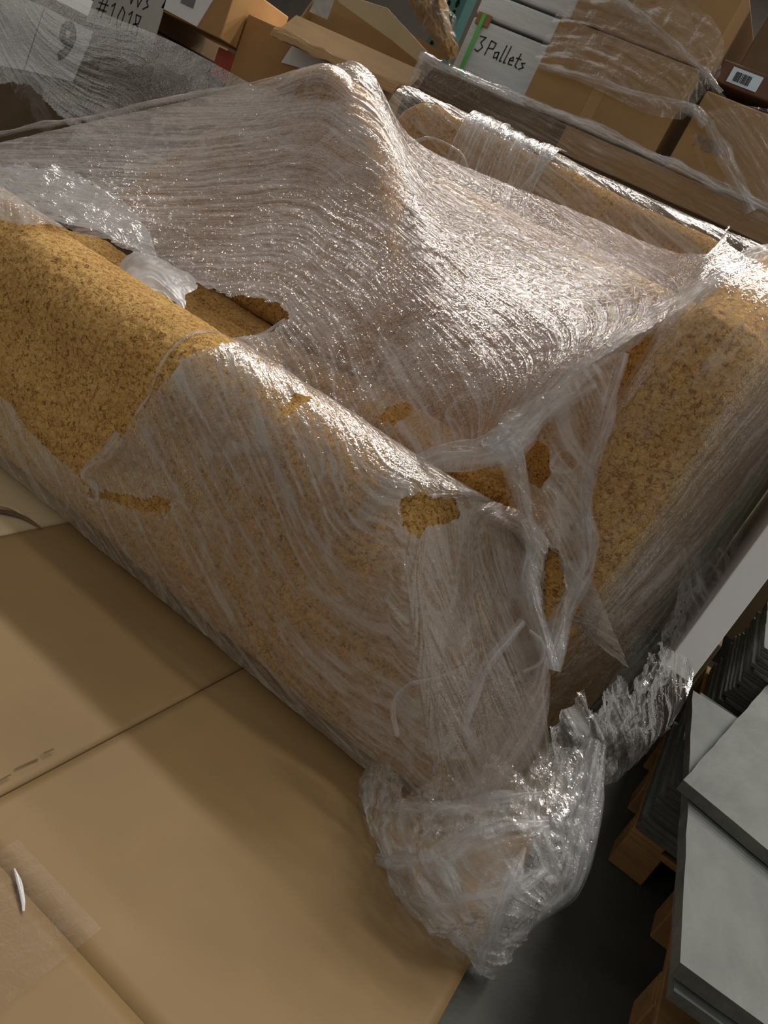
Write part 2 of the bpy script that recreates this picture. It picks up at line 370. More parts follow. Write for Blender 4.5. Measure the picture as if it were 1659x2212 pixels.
def film(name, rows, nu, nv, mat, parent, side=(0, -.6, .8), streak=0.0, amp=.006, fine=.0022, crump=.0, seed=1, cuts=(), keeps=None, do_hug=True, eps=.004, jag=9, cs=14, floor=False, iters=2, haze=None, smooth=True, lines=1.6, crease=.5):
    P = surf(rows, nu, nv)
    if do_hug:
        for _ in range(iters): P = relax(hug(P, eps), 3)
        P = hug(P, eps)
    side = np.asarray(side, float)
    # metric coordinates
    U = np.concatenate([np.zeros((nv, 1)), np.cumsum(np.linalg.norm(np.diff(P, axis=1), axis=-1), 1)], 1)
    V = np.concatenate([np.zeros((1, nu)), np.cumsum(np.linalg.norm(np.diff(P, axis=0), axis=-1), 0)], 0)
    a = streak(P, U, V) if callable(streak) else streak
    q = U * np.cos(a) + V * np.sin(a); p = -U * np.sin(a) + V * np.cos(a)
    n = normals(P, side)
    wob = noise2(q * 3, p * 3, seed + 9) * .05
    d = amp * (ridge2((p + wob) / .05, q / .45, seed) ** 2 * .8 + ridge2((p + wob) / .021, q / .25, seed + 1) ** 3 * .6)
    d = d * (.25 + 1.5 * noise2(U * 3.1, V * 3.1, seed + 2) ** 1.5) + fine * ridge2(p / .009, q / .12, seed + 3) ** 3
    line = ridge2((p + wob) / .034, q / .5, seed + 30) ** 14 + .7 * ridge2((p + wob * .7) / .013, q / .22, seed + 31) ** 10
    line = line * (noise2(U * 5, V * 5, seed + 32) ** 1.5 * 2)
    if crump:
        w_ = np.stack([noise3(P[..., 0] * cs * .7, P[..., 1] * cs * .7, P[..., 2] * cs * .7, seed + 20 + i) for i in range(3)], -1) * .9
        X = P * cs + w_
        d = d + crump * (np.abs(2 * noise3(X[..., 0], X[..., 1], X[..., 2], seed + 5) - 1) * 1.0 + .5 * np.abs(2 * noise3(X[..., 0] * 2.1, X[..., 1] * 2.1, X[..., 2] * 2.1, seed + 6) - 1)
                         + .22 * np.abs(2 * noise3(X[..., 0] * 4.7, X[..., 1] * 4.7, X[..., 2] * 4.7, seed + 7) - 1) - .4)
        nn_ = np.abs(2 * noise3(X[..., 0], X[..., 1], X[..., 2], seed + 5) - 1); n2_ = np.abs(2 * noise3(X[..., 0] * 2.1, X[..., 1] * 2.1, X[..., 2] * 2.1, seed + 6) - 1)
        line = line + crease * (np.exp(-(nn_ / .05) ** 2) + .6 * np.exp(-(n2_ / .08) ** 2))
    P = P + n * d[..., None]
    if floor: P[..., 2] = np.maximum(P[..., 2], .0145 + .004 * noise2(U * 30, V * 30, seed))
    mask = np.ones(P.shape[:2], bool)
    if len(cuts) or keeps:
        x, y = topix(P)
        jx = (noise2(U * 22, V * 22, seed + 11) - .5) * 2 * jag + (noise2(U * 70, V * 70, seed + 12) - .5) * jag
        jy = (noise2(U * 22, V * 22, seed + 13) - .5) * 2 * jag + (noise2(U * 70, V * 70, seed + 14) - .5) * jag
        for c in cuts: mask &= ~inside(x + jx, y + jy, c)
        if keeps: mask &= inside(x + jx, y + jy, keeps)
    hz = np.ones(P.shape[:2]) if haze is None else haze(P, U, V)
    hz = hz * (.72 + lines * line) + .06 * lines * line
    me = grid_mesh(P, np.stack([q, p], -1), mask, haze=hz, smooth=smooth)
    o = link(name, me, mat); keep(o, parent); return o
def rope(name, pts, width, mat, parent, folds=4, n=None, up=(0, -.6, .8), seed=1, depth=.5, hugit=True):
    """gathered ridge of film: a narrow pleated strip"""
    pts = np.asarray(pts, float); L = np.linalg.norm(np.diff(pts, axis=0), axis=1).sum(); n = n or max(24, int(L / .006))
    C = catmull(pts, n); W = width if np.isscalar(width) else np.interp(np.linspace(0, 1, n), np.linspace(0, 1, len(width)), width)
    t = np.gradient(C, axis=0); t /= np.linalg.norm(t, axis=1, keepdims=True)
    up = np.asarray(up, float); b = np.cross(t, up); b /= np.linalg.norm(b, axis=1, keepdims=True) + 1e-9; nn = np.cross(b, t)
    if (nn @ up).sum() < 0: nn = -nn
    m = 25; s = np.linspace(-.5, .5, m); l = np.linspace(0, L, n)[:, None]
    Ww = (np.ones(n) * W)[:, None] * (.65 + .7 * noise2(l * 14, 0 * l, seed))
    ww = s[None] + .25 * (noise2(l * 18 + 0 * s, s * 3 + 0 * l, seed + 1) - .5)
    hh = depth * Ww * (noise2(l * 9 + 0 * s, (s + .5) * folds * 1.5 + 0 * l, seed + 2) * 1.0 + .5 * ridge2(l * 30 + 0 * s, (s + .5) * folds * 3 + 0 * l, seed + 3)) * (1 - (2 * np.abs(s)) ** 3)
    cen = np.stack([noise2(l * 7, 0 * l, seed + 4 + k)[:, 0] - .5 for k in range(3)], -1) * .012
    P = (C + cen)[:, None, :] + (ww * Ww)[..., None] * b[:, None, :] + hh[..., None] * nn[:, None, :]
    if hugit: P = hug(P, .006)
    hz = (1 - (2 * np.abs(s)) ** 2)[None] * np.ones((n, 1)) + .25
    me = grid_mesh(P, np.stack([l + 0 * s, (s[None] * Ww) * 1.0], -1), haze=hz)
    o = link(name, me, mat); keep(o, parent); return o
pts3 = lambda L: [at(*p) for p in L]

wrap = empty('stretch_film', (-1.0, 1.8, 0), 'torn clear stretch film tented over the mustard boucle sofas, gathered at the corner', 'plastic film')
T = [
 [(-150, 350, 1.95), (150, 275, 2.2), (430, 213, 2.5), (690, 150, 2.72), (790, 148, 2.76), (890, 300, 2.88), (1060, 385, 3.0), (1260, 465, 3.05), (1450, 545, 2.9), (1665, 545, 2.2)],
 [(-150, 400, 1.88), (130, 350, 2.1), (400, 320, 2.4), (660, 240, 2.58), (800, 250, 2.60), (920, 400, 2.6), (1060, 470, 2.65), (1220, 540, 2.6), (1380, 600, 2.4), (1570, 605, 2.05)],
 [(-150, 430, 1.84), (120, 410, 2.0), (370, 420, 2.25), (630, 410, 2.4), (800, 450, 2.4), (930, 520, 2.3), (1040, 580, 2.3), (1160, 640, 2.2), (1290, 690, 2.05), (1440, 690, 1.93)],
 [(-150, 450, 1.8), (110, 455, 1.92), (350, 510, 2.1), (590, 550, 2.2), (760, 610, 2.15), (880, 660, 2.1), (980, 700, 2.05), (1080, 750, 2.0), (1190, 780, 1.92), (1310, 770, 1.85)],
 [(-150, 470, 1.84), (100, 490, 1.9), (330, 580, 1.98), (540, 650, 2.02), (700, 720, 2.0), (810, 780, 1.98), (900, 820, 1.92), (990, 860, 1.88), (1080, 880, 1.85), (1180, 870, 1.82)],
 [(-150, 500, 1.85), (60, 520, 1.86), (300, 640, 1.88), (480, 750, 1.86), (640, 850, 1.86), (740, 910, 1.85), (820, 965, 1.84), (900, 1010, 1.83), (1000, 1020, 1.82), (1090, 1000, 1.82)],
]
BARE = [(-400, 470), (0, 478), (120, 492), (215, 515), (300, 548), (380, 592), (470, 632), (600, 655), (625, 690), (585, 715), (480, 738), (415, 765), (370, 800), (325, 850), (292, 905), (270, 945), (215, 1000), (190, 1020), (205, 1085), (240, 1060), (310, 1080), (375, 1085), (362, 1112), (300, 1105), (200, 1055), (100, 962), (0, 850), (-400, 560)]
HOLE1 = [(815, 905), (835, 880), (885, 872), (892, 888), (850, 915)]
film('top_sheet', [pts3(r) for r in T], 420, 300, FILM_T, wrap, streak=lambda P, U, V: .15 + .5 * noise2(U * .9, V * .9, 77), amp=.0045, fine=.0014, crump=.0035, seed=3, cuts=[BARE, HOLE1], haze=lambda P, U, V: .55 + .9 * noise2(U * 4, V * 4, 91) - .35 * (P[..., 1] > 2.75))
# front: over the rolled back, down the front face and round the sloping end to the tall arm
prof = [(1.91, .54, 0), (1.84, .65, 0), (1.72, .71, 0), (1.60, .68, 0), (1.525, .56, 0), (1.50, .38, 0), (1.50, .16, 0), (1.53, .035, 0)]
rowsF = []
for k, (y, z, _) in enumerate(prof):
    xe = -.09 - .46 * min(1, max(0, (z - .06) / .63))           # sloping end
    yb = max(y, 1.5)
    q = min(1, max(0, (y - 1.535) / .35)) * .24                  # the end face also runs back to the right
    xe += q
    r = [(x, y, z) for x in (-2.85, -2.3, -1.8, -1.4, -1.0)] + [(min(-.72, xe - .12), y, z), (xe - .03, y, z), (xe + .06, y + .08, z - .01), (xe + .15 - .5 * q, max(1.72, y), z - .02), (xe + .25 - q, max(1.84, y), z - .04), (max(-.10, xe + .28), max(1.82, y), z - .06)]
    rowsF.append(r)
HOLE2 = [(868, 1085), (905, 1072), (985, 1078), (990, 1115), (930, 1135), (905, 1160), (875, 1130)]
HOLE3 = [(600, 900), (640, 855), (682, 858), (640, 885)]
HOLE4 = [(1185, 1180), (1205, 1195), (1225, 1260), (1215, 1330), (1180, 1325), (1172, 1260)]
film('front_sheet', rowsF, 460, 260, FILM_F, wrap, side=(.1, -.8, .5), streak=lambda P, U, V: .50 + .06 * noise2(U * .8, V * .8, 78), amp=.006, fine=.0014, crump=.0015, seed=13, cuts=[BARE, HOLE2, HOLE3, HOLE4], iters=1, haze=lambda P, U, V: 1 + .9 * np.clip((P[..., 0] + .55 + .75 * P[..., 2] - .40) / .15, 0, 1))  # haze thickens on the sloping end, painting its brighter upward-facing side
# right: over the tall arm's front, flaring to the right
zs = [1.42, 1.34, 1.15, .95, .75, .55, .35, .15, .03]
rowsR = []
for z in zs:
    k = (1.42 - z) / 1.4
    yt = 1.81 if z < 1.36 else 1.95
    rowsR.append([(-.30, yt + .16, z - .02), (-.26, yt, z), (-.17, yt - .02, z), (-.075, yt, z), (-.02, yt + .12 + .02 * k, z - .01), (.045 + .05 * k, 2.12, z - .02 * k), (.09 + .06 * k, 2.42, z), (.10 + .05 * k, 2.9, z)])
for r in rowsR:
    for i, (x, y, z) in enumerate(r): r[i] = (x, y, z + .21 * min(1, max(0, (y - 1.9) / .45)) * max(0, (z - .12) / 1.21))
HEMR = [(1270, 1720), (1300, 1640), (1375, 1620), (1400, 1560), (1385, 1470), (1440, 1475), (1510, 1400), (1560, 1350), (1700, 1200), (1900, 1700), (1400, 2300), (900, 2100), (960, 1800), (1180, 1780)]
film('side_sheet', rowsR, 260, 300, FILM_F, wrap, side=(.5, -.8, .2), streak=lambda P, U, V: 1.75 + .15 * noise2(U * 1.5, V * 1.5, 79), amp=.006, fine=.0014, crump=.003, seed=23, cuts=[HOLE4, HEMR], jag=16, haze=lambda P, U, V: np.where((P[..., 1] < 1.86) & (P[..., 2] < 1.3), .25, np.where(P[..., 2] > 1.25, .4, .9)))
# clear film bridging the gap between the low back and the tall arm
GAP = [(1128, 955), (1180, 960), (1188, 1020), (1165, 1055), (1140, 1040)]
film('bridge_sheet', [pts3([(1080, 900, 1.79), (1180, 850, 1.81), (1260, 800, 1.81), (1340, 760, 1.81)]), pts3([(1075, 985, 1.72), (1150, 970, 1.76), (1220, 950, 1.79), (1300, 900, 1.80)]),
     pts3([(1110, 1080, 1.70), (1170, 1080, 1.74), (1220, 1070, 1.77), (1280, 1050, 1.79)]), pts3([(1135, 1190, 1.68), (1180, 1190, 1.72), (1220, 1190, 1.76), (1270, 1200, 1.78)]), pts3([(1150, 1300, 1.64), (1180, 1310, 1.68), (1205, 1320, 1.72), (1230, 1330, 1.75)])],
     120, 160, FILM_F, wrap, streak=1.3, amp=.008, fine=.002, crump=.010, cs=12, seed=27, cuts=[GAP, HOLE4], haze=lambda P, U, V: .5 + 1.5 * noise2(U * 9, V * 9, 92), iters=1)
# gathered ridges
rope('gathered_ridge', pts3([(1690, 530, 2.1), (1560, 595, 1.95), (1420, 690, 1.84), (1300, 772, 1.78), (1200, 850, 1.74), (1120, 930, 1.71), (1070, 985, 1.69)]), [.05, .06, .05, .07, .09], FILM_W, wrap, seed=5, depth=.3)
rope('gathered_ridge', pts3([(1110, 940, 1.70), (1040, 975, 1.69), (960, 985, 1.70), (890, 1015, 1.70), (830, 1075, 1.66), (775, 1140, 1.56)]), [.09, .08, .06, .05, .03], FILM_W, wrap, seed=6, depth=.3)
rope('gathered_ridge', pts3([(1085, 960, 1.69), (1115, 1030, 1.69), (1130, 1110, 1.69), (1150, 1180, 1.70), (1135, 1260, 1.66), (1160, 1350, 1.62), (1190, 1440, 1.58)]), [.10, .08, .05, .05, .06, .04], FILM_W, wrap, seed=7, depth=.35)
rope('gathered_ridge', pts3([(1350, 760, 1.80), (1310, 880, 1.79), (1275, 1000, 1.785), (1262, 1120, 1.785), (1265, 1220, 1.78), (1215, 1330, 1.74), (1195, 1450, 1.66)]), [.02, .05, .045, .06, .06, .04], FILM_W, wrap, seed=8, depth=.3)
rope('gathered_ridge', pts3([(1130, 1340, 1.56), (1060, 1430, 1.5), (1030, 1490, 1.47), (1005, 1570, 1.46), (1025, 1620, 1.46), (980, 1635, 1.46)]), [.02, .03, .035, .03, .03, .015], FILM_W, wrap, seed=9, depth=.6)
rope('gathered_ridge', pts3([(1290, 830, 1.80), (1180, 900, 1.75), (1110, 990, 1.71), (1060, 1010, 1.70)]), [.03, .04, .03], FILM_W, wrap, seed=10, depth=.4)
rope('film_edge', pts3([(620, 690, 1.80), (560, 725, 1.78), (480, 738, 1.75), (415, 765, 1.66), (350, 822, 1.56), (300, 890, 1.515), (270, 945, 1.51)]), .012, FILM_W, wrap, seed=11, depth=.4)
rope('film_edge', pts3([(270, 940, 1.50), (235, 985, 1.49), (190, 1022, 1.48), (205, 1050, 1.49), (210, 1083, 1.49), (190, 1078, 1.47)]), [.05, .05, .03, .02, .012], FILM_W, wrap, seed=12, depth=.4)
rope('film_edge', pts3([(330, 1000, 1.50), (285, 985, 1.49), (240, 1010, 1.48), (195, 1025, 1.48)]), [.03, .05, .05, .02], FILM_C, wrap, seed=14, depth=.3)
rope('film_edge', pts3([(-60, 300, 2.0), (150, 262, 2.2), (430, 205, 2.5), (690, 152, 2.70)]), .035, FILM_T, wrap, seed=15, depth=.25, hugit=False)
film('crumpled_sheet', [pts3([(-80, 352, 1.93), (60, 340, 2.0), (150, 352, 2.06), (235, 395, 2.08)]), pts3([(-80, 395, 1.87), (60, 392, 1.93), (170, 405, 2.0), (270, 440, 2.02)]), pts3([(-80, 435, 1.83), (60, 440, 1.87), (190, 455, 1.94), (320, 500, 1.98)]), pts3([(-80, 470, 1.79), (60, 480, 1.82), (190, 500, 1.88), (340, 560, 1.93)])],
     90, 60, FILM_W, wrap, streak=.3, amp=.012, crump=.018, cs=11, seed=16, jag=14, smooth=False, cuts=[[(-200, 300), (-200, 350), (60, 352), (160, 368), (260, 420), (420, 560), (500, 480), (300, 300)], BARE])
rope('film_edge', pts3([(880, 315, 2.86), (930, 300, 2.9), (990, 330, 2.96), (1010, 370, 2.98)]), .02, FILM_W, wrap, seed=17, depth=.4, hugit=False)
# torn tail at the lower right and loops
film('torn_hem', [pts3([(1170, 1480, 1.60), (1260, 1440, 1.70), (1340, 1400, 1.82), (1420, 1360, 2.0), (1500, 1290, 2.2)]), pts3([(1180, 1560, 1.56), (1270, 1520, 1.66), (1350, 1490, 1.78), (1430, 1450, 1.95), (1520, 1400, 2.15)]),
     pts3([(1190, 1640, 1.54), (1270, 1600, 1.64), (1340, 1570, 1.76), (1420, 1530, 1.92), (1510, 1480, 2.1)]), pts3([(1200, 1730, 1.56), (1260, 1700, 1.64), (1320, 1660, 1.74), (1390, 1600, 1.88), (1470, 1560, 2.06)])],
     110, 110, FILM_H, wrap, side=(.5, -.8, .3), streak=1.2, amp=.012, crump=.022, cs=11, seed=33, cuts=[[(1400, 1480), (1460, 1440), (1700, 1300), (1700, 1800), (1330, 1800), (1340, 1640), (1400, 1600)], [(1200, 1690), (1290, 1690), (1330, 1800), (1190, 1800)], [(1100, 1580), (1210, 1560), (1250, 1480), (1290, 1540), (1330, 1450), (1370, 1490), (1420, 1390), (1470, 1420), (1560, 1320), (1560, 1150), (1100, 1300)]], do_hug=False, jag=28, lines=3, haze=lambda P, U, V: np.clip(V / .15, .1, 1))
film('torn_hem', [pts3([(1470, 1230, 2.1), (1540, 1180, 2.25), (1600, 1120, 2.4)]), pts3([(1440, 1330, 2.05), (1530, 1290, 2.2), (1590, 1250, 2.35)]), pts3([(1410, 1430, 2.0), (1490, 1400, 2.15), (1560, 1340, 2.3)]), pts3([(1380, 1500, 1.95), (1430, 1480, 2.05), (1500, 1430, 2.2)])],
     90, 110, FILM_H, wrap, side=(.5, -.8, .3), streak=1.0, amp=.01, crump=.03, cs=9, seed=43, do_hug=False)
film('clear_flap', [pts3([(1440, 1400, 1.9), (1480, 1420, 1.95), (1495, 1440, 2.0)]), pts3([(1390, 1500, 1.82), (1450, 1500, 1.88), (1490, 1490, 1.92)]), pts3([(1350, 1590, 1.76), (1400, 1600, 1.8), (1462, 1545, 1.86)]), pts3([(1290, 1700, 1.7), (1340, 1680, 1.74), (1390, 1620, 1.8)])],
     50, 70, FILM_C, wrap, side=(.5, -.8, .3), streak=1.0, amp=.006, crump=.012, cs=6, seed=53, do_hug=False)
# loose bag of film at the floor corner
bagrows = [
 [(800, 1610, 1.50), (890, 1640, 1.46), (990, 1640, 1.45), (1090, 1600, 1.47), (1180, 1560, 1.53), (1250, 1560, 1.63)],
 [(780, 1690, 1.48), (880, 1710, 1.42), (980, 1720, 1.38), (1090, 1700, 1.40), (1190, 1670, 1.48), (1262, 1650, 1.6)],
 [(766, 1780, 1.44), (860, 1800, 1.36), (980, 1810, 1.31), (1100, 1800, 1.33), (1200, 1770, 1.42), (1258, 1750, 1.54)],
 [(785, 1875, 1.40), (870, 1890, 1.32), (980, 1900, 1.27), (1100, 1900, 1.29), (1190, 1880, 1.37), (1235, 1850, 1.48)],
 [(830, 1950, 1.37), (900, 1970, 1.30), (990, 1980, 1.25), (1080, 1980, 1.26), (1160, 1960, 1.32), (1195, 1940, 1.41)],
 [(940, 2010, 1.35), (960, 2020, 1.31), (1010, 2035, 1.29), (1050, 2035, 1.29), (1090, 2020, 1.31), (1130, 2000, 1.36)],
 [(1000, 2060, 1.34), (1015, 2085, 1.33), (1030, 2100, 1.32), (1045, 2100, 1.32), (1060, 2080, 1.32), (1072, 2050, 1.34)]]
film('loose_tail', [pts3(r) for r in bagrows], 110, 120, FILM_H, wrap, side=(0, -.8, .5), streak=1.3, amp=.012, crump=.035, cs=8, seed=63, do_hug=False, floor=True, smooth=False, lines=3.0, crease=.8, haze=lambda P, U, V: np.clip((V - .03) / .12, .02, 1), cuts=[[(700, 1500), (760, 1660), (840, 1640), (880, 1720), (950, 1660), (1010, 1700), (1070, 1620), (1130, 1680), (1180, 1600), (1240, 1610), (1300, 1500)]], jag=14)
film('loose_tail', [[at(p[0] * .94 + 62, p[1] * .95 + 90, p[2] + .06) for p in r] for r in bagrows], 80, 90, FILM_C, wrap, side=(0, -.8, .5), streak=.7, amp=.016, crump=.05, cs=7, seed=73, do_hug=False, floor=True, smooth=False, lines=3.0, crease=.8, haze=lambda P, U, V: np.clip((V - .03) / .12, .02, 1), cuts=[[(700, 1500), (760, 1660), (840, 1640), (880, 1720), (950, 1660), (1010, 1700), (1070, 1620), (1130, 1680), (1180, 1600), (1240, 1610), (1300, 1500)]], jag=14)
film('loose_tail', [pts3([(820, 1800, 1.40), (900, 1830, 1.38), (980, 1850, 1.37)]), pts3([(815, 1890, 1.38), (890, 1920, 1.37), (990, 1930, 1.36)]), pts3([(830, 1960, 1.37), (900, 1990, 1.37), (1000, 2000, 1.36)])],
     50, 50, FILM_T, wrap, streak=.3, amp=.003, crump=.004, cs=6, seed=83, do_hug=False, floor=True)
rope('loose_fold', pts3([(790, 1850, 1.38), (880, 1870, 1.29), (960, 1840, 1.27), (1060, 1800, 1.28), (1180, 1775, 1.38)]), [.03, .04, .05, .05, .03], FILM_W, wrap, seed=21, depth=.3, hugit=False)
rope('loose_fold', pts3([(850, 1620, 1.47), (800, 1700, 1.46), (785, 1800, 1.42), (800, 1900, 1.38), (830, 1960, 1.36)]), [.02, .05, .04, .05, .02], FILM_C, wrap, seed=22, depth=.3, hugit=False)
rope('loose_fold', pts3([(1180, 1420, 1.55), (1150, 1520, 1.50), (1080, 1640, 1.45), (1020, 1740, 1.42), (980, 1800, 1.4)]), [.01, .09, .13, .12, .08], FILM_T, wrap, seed=24, depth=.12, hugit=False)
rope('loose_fold', pts3([(1290, 1600, 1.62), (1260, 1700, 1.54), (1230, 1800, 1.46), (1200, 1900, 1.38), (1120, 1990, 1.32), (1050, 2040, 1.29), (1035, 2095, 1.29)]), [.04, .08, .09, .09, .07, .05, .05], FILM_W, wrap, seed=25, depth=.3, hugit=False)
rope('loose_fold', pts3([(840, 1900, 1.30), (900, 1960, 1.27), (960, 2010, 1.28), (1010, 2050, 1.29)]), [.02, .07, .09, .04], FILM_C, wrap, seed=26, depth=.15, hugit=False)
for _i, _L in enumerate([[(800, 1740, 1.44), (880, 1750, 1.36), (980, 1745, 1.33), (1090, 1725, 1.35), (1170, 1710, 1.43)], [(850, 1930, 1.31), (930, 1950, 1.26), (1020, 1945, 1.24), (1110, 1920, 1.28), (1180, 1880, 1.35)],
                         [(930, 1830, 1.29), (975, 1900, 1.25), (1005, 1980, 1.25), (1028, 2075, 1.29)], [(1130, 1830, 1.31), (1095, 1910, 1.26), (1065, 1990, 1.26), (1045, 2075, 1.29)], [(870, 1850, 1.31), (920, 1930, 1.27), (980, 2010, 1.28), (1020, 2070, 1.3)]]):
    rope('loose_fold', pts3(_L), [.01, .035, .03, .04, .015], FILM_W, wrap, seed=60 + _i * 3, depth=.25, hugit=False)
rope('loose_fold', pts3([(860, 1590, 1.46), (850, 1530, 1.45), (880, 1485, 1.46), (940, 1470, 1.47), (1000, 1440, 1.48), (1030, 1400, 1.5)]), .012, FILM_W, wrap, seed=27, depth=.5, hugit=False)
rope('loose_fold', pts3([(1140, 1360, 1.53), (1170, 1390, 1.53), (1165, 1430, 1.52), (1130, 1450, 1.51)]), .010, FILM_W, wrap, seed=28, depth=.5, hugit=False)

# film of the tall sofa at the back
wc = empty('stretch_film', (-1.1, 3.2, .7), 'glossy film band wound tightly round the tallest sofa at the back', 'plastic film')
def backfilm(name, x0, x1, mat, seed, amp, streak, crump=0.0, top=1.60):
    rows = [[(x, 3.32, top + .02) for x in np.linspace(x0, x1, 4)], [(x, 3.22, top) for x in np.linspace(x0, x1, 4)], [(x, 3.18, top - .07) for x in np.linspace(x0, x1, 4)], [(x, 3.17, top - .2) for x in np.linspace(x0, x1, 4)], [(x, 3.17, 1.15) for x in np.linspace(x0, x1, 4)]]
    return film(name, rows, 160, 90, mat, wc, side=(0, -1, .3), streak=streak, amp=amp, crump=crump, seed=seed)
backfilm('tight_wrap', -1.98, -.30, FILM_F, 101, .010, .25)
backfilm('white_band', -1.62, -1.20, FILM_W, 103, .010, 1.45, top=1.615)
rope('band_edge', [(-1.21, 3.30, 1.62), (-1.205, 3.19, 1.585), (-1.23, 3.16, 1.50), (-1.25, 3.15, 1.40)], .03, FILM_W, wc, seed=104, depth=.3)

# ------------------------------------------------------------------ white plastic bag on the seat
pb = empty('plastic_bag', (-2.0, 2.1, .56), 'crumpled white plastic bag with a black mark, tucked behind the bare sofa back', 'plastic bag')
bagp = [pts3([(245, 590, 2.10), (300, 550, 2.16), (380, 580, 2.16), (420, 610, 2.14)]), pts3([(255, 610, 2.0), (320, 570, 2.06), (385, 600, 2.06), (425, 625, 2.06)]), pts3([(280, 640, 1.92), (330, 610, 1.98), (370, 620, 1.98), (400, 640, 1.99)]), pts3([(310, 680, 1.88), (350, 650, 1.92), (380, 655, 1.93), (400, 665, 1.94)]), pts3([(340, 720, 1.86), (365, 700, 1.88), (385, 690, 1.89), (395, 685, 1.9)])]
bs_ = film('bag_skin', bagp, 70, 70, WHITE_P, pb, streak=.4, amp=.008, fine=0, crump=.012, cs=9, seed=7, do_hug=False)
rope('black_mark', pts3([(352, 668, 1.885), (362, 652, 1.89), (378, 657, 1.895), (374, 666, 1.89)]), .009, INK, bs_, depth=.05, hugit=False, seed=2)

# ------------------------------------------------------------------ flattened carton on the floor
fc = empty('flattened_carton', (-.6, 1.2, 0), 'flattened brown cardboard carton spread on the floor in front of the sofas', 'cardboard')
T0 = .006
def panel(name, x0, x1, y0, y1, mat, z=0.0, bow=0.004, seed=1):
    nx, ny = 40, 40
    gx, gy = np.meshgrid(np.linspace(x0, x1, nx), np.linspace(y0, y1, ny))
    h = z + T0 + bow * noise2(gx * 2.5, gy * 2.5, seed) ** 2
    top = np.stack([gx, gy, h], -1)
    # closed thin slab: wrap rim down
    P = np.concatenate([top[:1] * [1, 1, 0] + [0, 0, z], top, top[-1:] * [1, 1, 0] + [0, 0, z]], 0)
    P = np.concatenate([P[:, :1] * [1, 1, 0] + [0, 0, z], P, P[:, -1:] * [1, 1, 0] + [0, 0, z]], 1)
    o = link(name, grid_mesh(P), mat); return keep(o, fc)
panel('carton_panel', -.716, .132, .748, 2.3, CARD_FLOOR, seed=2)
panel('carton_panel', -1.432, -.7215, .748, 1.72, CARD_FLOOR, seed=3)
panel('carton_panel', -2.4, -1.437, .9, 1.66, CARD_PALE, seed=4)  # same carton; the paler colour paints brighter light on this panel
panel('carton_flap', -.716, .14, -.3, .752, CARD_FLOOR, z=.0025, seed=5)
panel('carton_flap', -1.432, -.7215, -.3, .752, CARD_FLOOR, z=.0025, seed=6)
# clear tape across the flap seam, tear marks, score dashes
film('packing_tape', [[(x, y, .0155) for x in np.linspace(-.62, -.40, 4)] for y in np.linspace(.52, .80, 4)], 60, 60, film_mat('tape_clear', .0, .012, rough=.3, bump=.1, crumple=.1, ior=1.2), fc, side=(0, 0, 1), streak=1.4, amp=.001, fine=.0006, crump=.001, seed=9, do_hug=False)
for i, (a, b) in enumerate([((0, 1688), (28, 1672)), ((36, 1663), (85, 1638)), ((96, 1628), (118, 1618))]):
    rope('score_mark', [atz(*a, .0125), atz((a[0] + b[0]) / 2, (a[1] + b[1]) / 2, .0125), atz(*b, .0125)], .004, CARD_DK, fc, up=(0, 0, 1), depth=.02, hugit=False, seed=i)
rope('torn_paper_layer', [atz(-30, 1102, .013), atz(20, 1108, .013), atz(55, 1118, .013), atz(88, 1138, .013)], [.02, .025, .02, .008], CARD_DK, fc, up=(0, 0, 1), depth=.15, hugit=False, seed=31)
rope('torn_paper_layer', [atz(-20, 1090, .014), atz(30, 1100, .014), atz(70, 1125, .014)], [.008, .012, .006], CARD_PALE, fc, up=(0, 0, 1), depth=.3, hugit=False, seed=32)
ps = rope('plastic_scrap', [atz(30, 1870, .016), atz(42, 1900, .018), atz(52, 1940, .017), atz(56, 1965, .016)], [.003, .009, .008, .004], WHITE_P, empty('plastic_scrap', tuple(atz(45, 1915, .012)), 'thin curl of white plastic lying on the flattened carton', 'plastic scrap'), up=(0, 0, 1), depth=.4, hugit=False, seed=34)

# ------------------------------------------------------------------ stone slabs on pallets at the right
def pallet(x0, y0, wx, wy, label, rz=0):
    p = empty('wooden_pallet', (x0, y0, 0), label, 'pallet', 'wooden pallets under the slabs', rz)
    def part(n, a, b, c, d, e, f): link(n, box_mesh(a, b, c, d, e, f, .003, 1), WOOD, p)
    for bx in (0, wx / 2 - .05, wx - .1):
        for by in (0, wy / 2 - .05, wy - .1): part('block', bx, bx + .1, by, by + .1, 0.0, .095)
    for by in (0, wy / 2 - .05, wy - .1): part('stringer_board', 0, wx, by, by + .1, .095, .113)
    k = 7
    for i in range(k): part('deck_board', i * (wx - .09) / (k - 1), i * (wx - .09) / (k - 1) + .09, 0, wy, .113, .131)
    return p
pallet(.31, 1.91, 1.0, .66, 'wooden pallet holding the stack of thin grey slabs beside the sofas')
def slab_mesh(w, d, t, seed):
    bm = bmesh.new(); bmesh.ops.create_cube(bm, size=1); bmesh.ops.scale(bm, vec=(w, d, t), verts=bm.verts); bmesh.ops.translate(bm, vec=(w / 2, d / 2, t / 2), verts=bm.verts)
    bmesh.ops.subdivide_edges(bm, edges=[e for e in bm.edges if e.calc_length() > .2], cuts=14, use_grid_fill=True)
    r = random.Random(seed)
    for v in bm.verts:
        if v.co.x < 1e-4 or v.co.x > w - 1e-4: v.co.x += r.uniform(-.0015, .0015)
        if v.co.y < 1e-4 or v.co.y > d - 1e-4: v.co.y += r.uniform(-.0015, .0015)
    bm.faces.ensure_lookup_table()
    me = bm_mesh(bm); me.materials.append(SLATE); me.materials.append(SLATE_E)
    for p in me.polygons: p.material_index = 0 if abs(p.normal.z) > .5 else 1
    return me
SM = [slab_mesh(.62, .62, .013, s) for s in range(3)]
